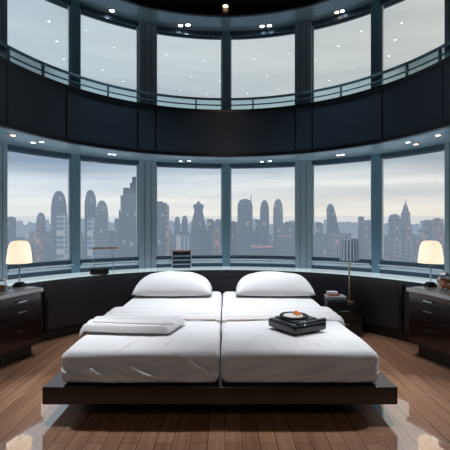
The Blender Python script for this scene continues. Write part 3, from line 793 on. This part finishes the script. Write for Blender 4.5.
T = [
 (59, 13.5, 191, 560, 'dome', 'blue', 'tall dark domed tower at the right side of the far left window'),
 (62.3, 9, 214.5, 500, 'slab', 'pale', 'pale horizontally striped slab in front of the far left domed tower'),
 (41, 8, 212.5, 690, 'dome', 'mauve', 'smaller domed tower in the middle of the far left window'),
 (11.5, 6.5, 217.5, 680, 'slab', 'blue', 'blocky blue tower at the left edge of the far left window'),
 (38.5, 7, 231, 470, 'slab', 'warm', 'low block with orange lights below the small dome in the far left window'),
 (90.5, 10.5, 190, 600, 'dome', 'blue', 'slim domed tower at left of the second window'),
 (102, 11.5, 200.5, 560, 'dome', 'grey', 'shorter domed tower right beside the slim domed tower in the second window'),
 (91, 6, 218, 480, 'slab', 'pale', 'narrow pale striped slab before the slim domed tower in the second window'),
 (125.5, 11, 188, 430, 'step', 'dark', 'dark stepped tower at right of the second window'),
 (134, 9, 177, 390, 'step', 'dark', 'tallest dark stepped tower beside the second pillar'),
 (117.5, 5, 219, 700, 'slab', 'grey', 'thin grey slab left of the dark stepped tower'),
 (160.5, 12, 203, 430, 'slab', 'dark', 'dark blue slab tower at the left edge of the third window'),
 (167.5, 3.2, 205.5, 425, 'slab', 'tan', 'narrow tan tower with orange lights beside the dark blue slab'),
 (198.5, 10.5, 203.5, 620, 'bulb', 'blue', 'bulb-headed tower with flared body in the third window'),
 (177.2, 6, 216.5, 900, 'dome', 'far', 'small pointed tower left of the bulb-headed tower'),
 (184.8, 6.5, 215.5, 940, 'dome', 'far', 'small pointed tower next to the bulb-headed tower'),
 (211, 7, 219, 620, 'round', 'blue', 'round-topped tower right of the bulb-headed tower'),
 (218.3, 7.5, 219, 600, 'round', 'grey', 'round-topped grey tower beside the centre mullion'),
 (216, 8, 232, 430, 'slab', 'warm', 'low block with orange lights beside the centre mullion in the third window'),
 (182.5, 15.5, 236.5, 410, 'slab', 'comb', 'pale building with vertical fins above the slatted box'),
 (245, 15, 199, 520, 'round', 'blue', 'broad round-topped tower with a mast in the fourth window'),
 (264.5, 9, 200, 560, 'dome', 'blue', 'middle domed tower of the fourth window'),
 (278, 9.5, 199, 600, 'dome', 'grey', 'right domed tower of the fourth window'),
 (233.5, 7, 222, 640, 'slab', 'dark', 'dark short tower just right of the centre mullion'),
 (258, 5, 220, 700, 'slab', 'blue', 'narrow tower between the broad tower and the middle dome'),
 (289, 11, 223, 660, 'slab', 'grey', 'wide grey tower at the right edge of the fourth window'),
 (261.5, 20, 247, 390, 'slab', 'dark', 'low dark building with an orange roof edge in the fourth window'),
 (284.5, 12.5, 236, 410, 'slab', 'blue', 'blue block with an orange roof edge in the fourth window'),
 (334, 12.5, 204, 560, 'sail', 'dark', 'dark tower with a curved slanted top in the fifth window'),
 (361, 5, 217, 660, 'slab', 'blue', 'slim tower at right of the fifth window'),
 (366.5, 7, 221, 640, 'slab', 'mauve', 'mauve tower beside the right mullion in the fifth window'),
 (319.5, 6, 223, 640, 'slab', 'grey', 'short grey tower left of the curved slanted tower'),
 (336, 14, 233, 430, 'slab', 'mauve', 'low mauve block with lights before the curved slanted tower'),
 (394.5, 10.5, 214, 520, 'round', 'mauve', 'round-topped mauve tower at left of the far right window'),
 (405.5, 10.5, 199.5, 560, 'point', 'mauve', 'tall pointed tower with a spire in the far right window'),
 (427, 7, 221, 620, 'slab', 'mauve', 'square tower right of the pointed tower'),
 (438, 8, 219, 600, 'slab', 'warm', 'tower with orange lights at the right edge of the far right window'),
]
for (px, w, top, D, kind, mm, lb) in T:
    ex = 'roof' if px in (261.5, 284.5) else ('mast' if px == 245 else None)
    tower(px, w, top, D, kind, FM[mm], lb, extra=ex, group=None)
# packed far and middle rows: one prototype of each kind, then copies
def proto(name, kind, m_):
    mb = MB()
    if kind == 'slab': loft(mb, [(0, 1, 0), (1, 1, 0)], 'box', 16, .8)
    elif kind == 'dome': loft(mb, [(0, 1, 0), (.93, 1, 0), (.96, .85, 0), (.985, .55, 0), (1, .1, 0)], 'soft', 16)
    else: loft(mb, [(0, 1, 0), (.95, 1, 0), (.951, .65, .1), (1, .6, .1)], 'box', 16, .8)
    me_o = mb.build(name, m_); return me_o
ordn = ['far left', 'second', 'third', 'fourth', 'fifth', 'far right']
wins = [(4, 73), (77, 140), (153, 225), (227, 298), (309, 375), (379, 447)]
# real metres in the mesh so that the window pattern keeps its size
def box_tower(px, wpx, top, D, kind, m_, label, group, name):
    X = (px-225.0)/F*D; w = wpx*D/F/2; H = EYE+(225.0-top)*D/F-GZ
    mb = MB()
    if kind == 0: loft(mb, [(0, w, 0), (H, w, 0)], 'box', 16, .8)
    elif kind == 1: loft(mb, [(0, w, 0), (H-2*w, w, 0), (H-1.1*w, w*.85, 0), (H-.4*w, w*.5, 0), (H, w*.1, 0)], 'soft', 16)
    else: loft(mb, [(0, w, 0), (H-1.5*w, w, 0), (H-1.49*w, w*.62, w*.1), (H, w*.58, w*.1)], 'box', 16, .8)
    o = mb.build(name, m_, None, loc=(X, D, GZ)); tag(o, label, 'tower', group); return o
rg = random.Random(11)
for wi, (x0, x1) in enumerate(wins):
    x = x0-1; q = 0
    while x < x1+1:
        q += 1; w = rg.uniform(4.0, 6.5)
        box_tower(x+w/2, w+.6, rg.uniform(218.5, 225.5), 1150+(q%4)*62, rg.choice([0, 0, 2, 1]), FM['far'],
                  f'hazy distant tower on the packed skyline seen through the {ordn[wi]} window', f'distant skyline through the {ordn[wi]} window', 'distant_tower')
        x += w
    x = x0-1; q = 0
    mids = ['mid', 'mauve' if wi in (0, 4, 5) else 'grey', 'blue']
    while x < x1+1:
        q += 1; w = rg.uniform(5, 8.5)
        box_tower(x+w/2, w*.92, rg.uniform(227, 239), 715+(q%4)*52, rg.choice([0, 0, 2]), FM[rg.choice(mids)],
                  f'mid-height building in the hazy middle row seen through the {ordn[wi]} window', f'middle row buildings through the {ordn[wi]} window', 'city_building')
        x += w
# the skyline goes on beyond the outermost windows
for sg, sd in ((-1, 'left'), (1, 'right')):
    x = 10.0
    for q in range(14):
        w_ = rg.uniform(5, 8); px = 2-x if sg < 0 else 448+x
        box_tower(px, w_+.4, rg.uniform(217, 225), 1150+(q % 4)*62, rg.choice([0, 2, 1]), FM['far'], f'hazy distant tower beyond the {sd} edge of the outermost {sd} window', f'distant skyline beyond the {sd} window', 'distant_tower')
        if q % 2 == 0: box_tower(px, w_*1.5, rg.uniform(222, 236), 715+(q % 4)*52, 0, FM['mid'], f'mid-height building beyond the {sd} edge of the outermost {sd} window', f'middle row buildings beyond the {sd} window', 'city_building')
        x += w_+rg.uniform(0, 2)
# haze lying over the city (absorbs and glows softly, a real volume)
def haze(name, dens, y0, y1, ztop, lb):
    m, nt, out = new_mat('city_haze')
    ab = N(nt, 'ShaderNodeVolumeAbsorption'); ab.inputs['Color'].default_value = (0, 0, 0, 1); ab.inputs['Density'].default_value = dens
    em = N(nt, 'ShaderNodeEmission'); em.inputs['Color'].default_value = srgb(184, 200, 220); em.inputs['Strength'].default_value = dens
    ads = N(nt, 'ShaderNodeAddShader'); nt.links.new(ab.outputs[0], ads.inputs[0]); nt.links.new(em.outputs[0], ads.inputs[1]); nt.links.new(ads.outputs[0], out.inputs['Volume'])
    o = MB().box(-1500, 1500, y0, y1, GZ+.5, ztop).build(name, m); tag(o, lb, 'haze', None, 'stuff')
haze('haze', 1/480.0, 150, 372, 30, 'pale blue haze lying over the city in front of the nearest towers')
haze('haze', 1/330.0, 950, 1100, 25, 'pale haze between the middle row of buildings and the distant skyline')

# ------------------------------------------------------------------ sky
w = bpy.data.worlds.new('sky'); SC.world = w; w.use_nodes = True; nt = w.node_tree; nt.nodes.clear()
out = N(nt, 'ShaderNodeOutputWorld'); bg = N(nt, 'ShaderNodeBackground')
tc = N(nt, 'ShaderNodeTexCoord'); sp = N(nt, 'ShaderNodeSeparateXYZ'); nt.links.new(tc.outputs['Generated'], sp.inputs[0])
cr = N(nt, 'ShaderNodeValToRGB'); el = cr.color_ramp.elements
el[0].position = 0; el[0].color = srgb(248, 234, 214)
el[1].position = 1; el[1].color = srgb(190, 204, 220)
for p_, c_ in ((.03, srgb(255, 243, 222)), (.065, srgb(246, 238, 224)), (.10, srgb(222, 223, 222)), (.15, srgb(166, 178, 190)), (.27, srgb(184, 191, 194)), (.42, srgb(188, 193, 195))):
    e = el.new(p_); e.color = c_
nt.links.new(sp.outputs[2], cr.inputs[0])
mp = N(nt, 'ShaderNodeMapping'); mp.inputs['Scale'].default_value = (1.6, 1.6, 17); mp.inputs['Location'].default_value = (.6, .2, .3); nt.links.new(tc.outputs['Generated'], mp.inputs['Vector'])
nz = N(nt, 'ShaderNodeTexNoise'); nz.inputs['Scale'].default_value = 1.3; nz.inputs['Detail'].default_value = 5; nz.inputs['Distortion'].default_value = .4; nt.links.new(mp.outputs[0], nz.inputs['Vector'])
r2 = N(nt, 'ShaderNodeValToRGB'); r2.color_ramp.elements[0].position = .36; r2.color_ramp.elements[1].position = .64
r2.color_ramp.elements[0].color = (.58, .62, .69, 1); r2.color_ramp.elements[1].color = (1.10, 1.09, 1.06, 1); nt.links.new(nz.outputs['Fac'], r2.inputs[0])
mx = N(nt, 'ShaderNodeMix', data_type='RGBA', blend_type='MULTIPLY'); nt.links.new(cr.outputs[0], mx.inputs[6]); nt.links.new(r2.outputs[0], mx.inputs[7])
# cloud streaks mostly low in the sky
mr = N(nt, 'ShaderNodeMapRange'); mr.inputs[1].default_value = .02; mr.inputs[2].default_value = .09; mr.inputs[3].default_value = .15; mr.inputs[4].default_value = .9; nt.links.new(sp.outputs[2], mr.inputs[0])
mr2 = N(nt, 'ShaderNodeMapRange'); mr2.inputs[1].default_value = .2; mr2.inputs[2].default_value = .4; mr2.inputs[3].default_value = 1; mr2.inputs[4].default_value = .25; nt.links.new(sp.outputs[2], mr2.inputs[0])
mm_ = N(nt, 'ShaderNodeMath', operation='MULTIPLY'); nt.links.new(mr.outputs[0], mm_.inputs[0]); nt.links.new(mr2.outputs[0], mm_.inputs[1]); nt.links.new(mm_.outputs[0], mx.inputs[0])
mw = N(nt, 'ShaderNodeMapRange'); mw.inputs[1].default_value = -.4; mw.inputs[2].default_value = .45; nt.links.new(sp.outputs[0], mw.inputs[0])
tw = N(nt, 'ShaderNodeMix', data_type='RGBA'); tw.inputs[6].default_value = (.95, 1.0, 1.05, 1); tw.inputs[7].default_value = (1.06, 1.0, .92, 1); nt.links.new(mw.outputs[0], tw.inputs[0])
mt = N(nt, 'ShaderNodeMix', data_type='RGBA', blend_type='MULTIPLY'); mt.inputs[0].default_value = 1; nt.links.new(mx.outputs[2], mt.inputs[6]); nt.links.new(tw.outputs[2], mt.inputs[7])
nt.links.new(mt.outputs[2], bg.inputs['Color']); bg.inputs['Strength'].default_value = 1.32
nt.links.new(bg.outputs[0], out.inputs['Surface'])

for m_ in list(FM.values())+[M[k_] for k_ in ('lens', 'lens_warm', 'lens_main', 'pleat', 'shade', 'ledge')]:
    m_.cycles.emission_sampling = 'NONE'     # less noise: these are met by the rays that find them
# ------------------------------------------------------------------ camera
cd = bpy.data.cameras.new('camera'); cam = bpy.data.objects.new('camera', cd); COL.objects.link(cam)
cam.location = (0, 0, EYE); cam.rotation_euler = (R(90), 0, 0)
cd.sensor_width = 36; cd.lens = F/450*36; cd.clip_end = 12000; cd.clip_start = .05
SC.camera = cam
SC.view_settings.view_transform = 'Standard'; SC.view_settings.look = 'None'; SC.view_settings.exposure = 0; SC.view_settings.gamma = 1
SC.cycles.denoising_prefilter = 'ACCURATE'; SC.cycles.sample_clamp_indirect = 4; SC.cycles.max_bounces = 8; SC.cycles.transparent_max_bounces = 16
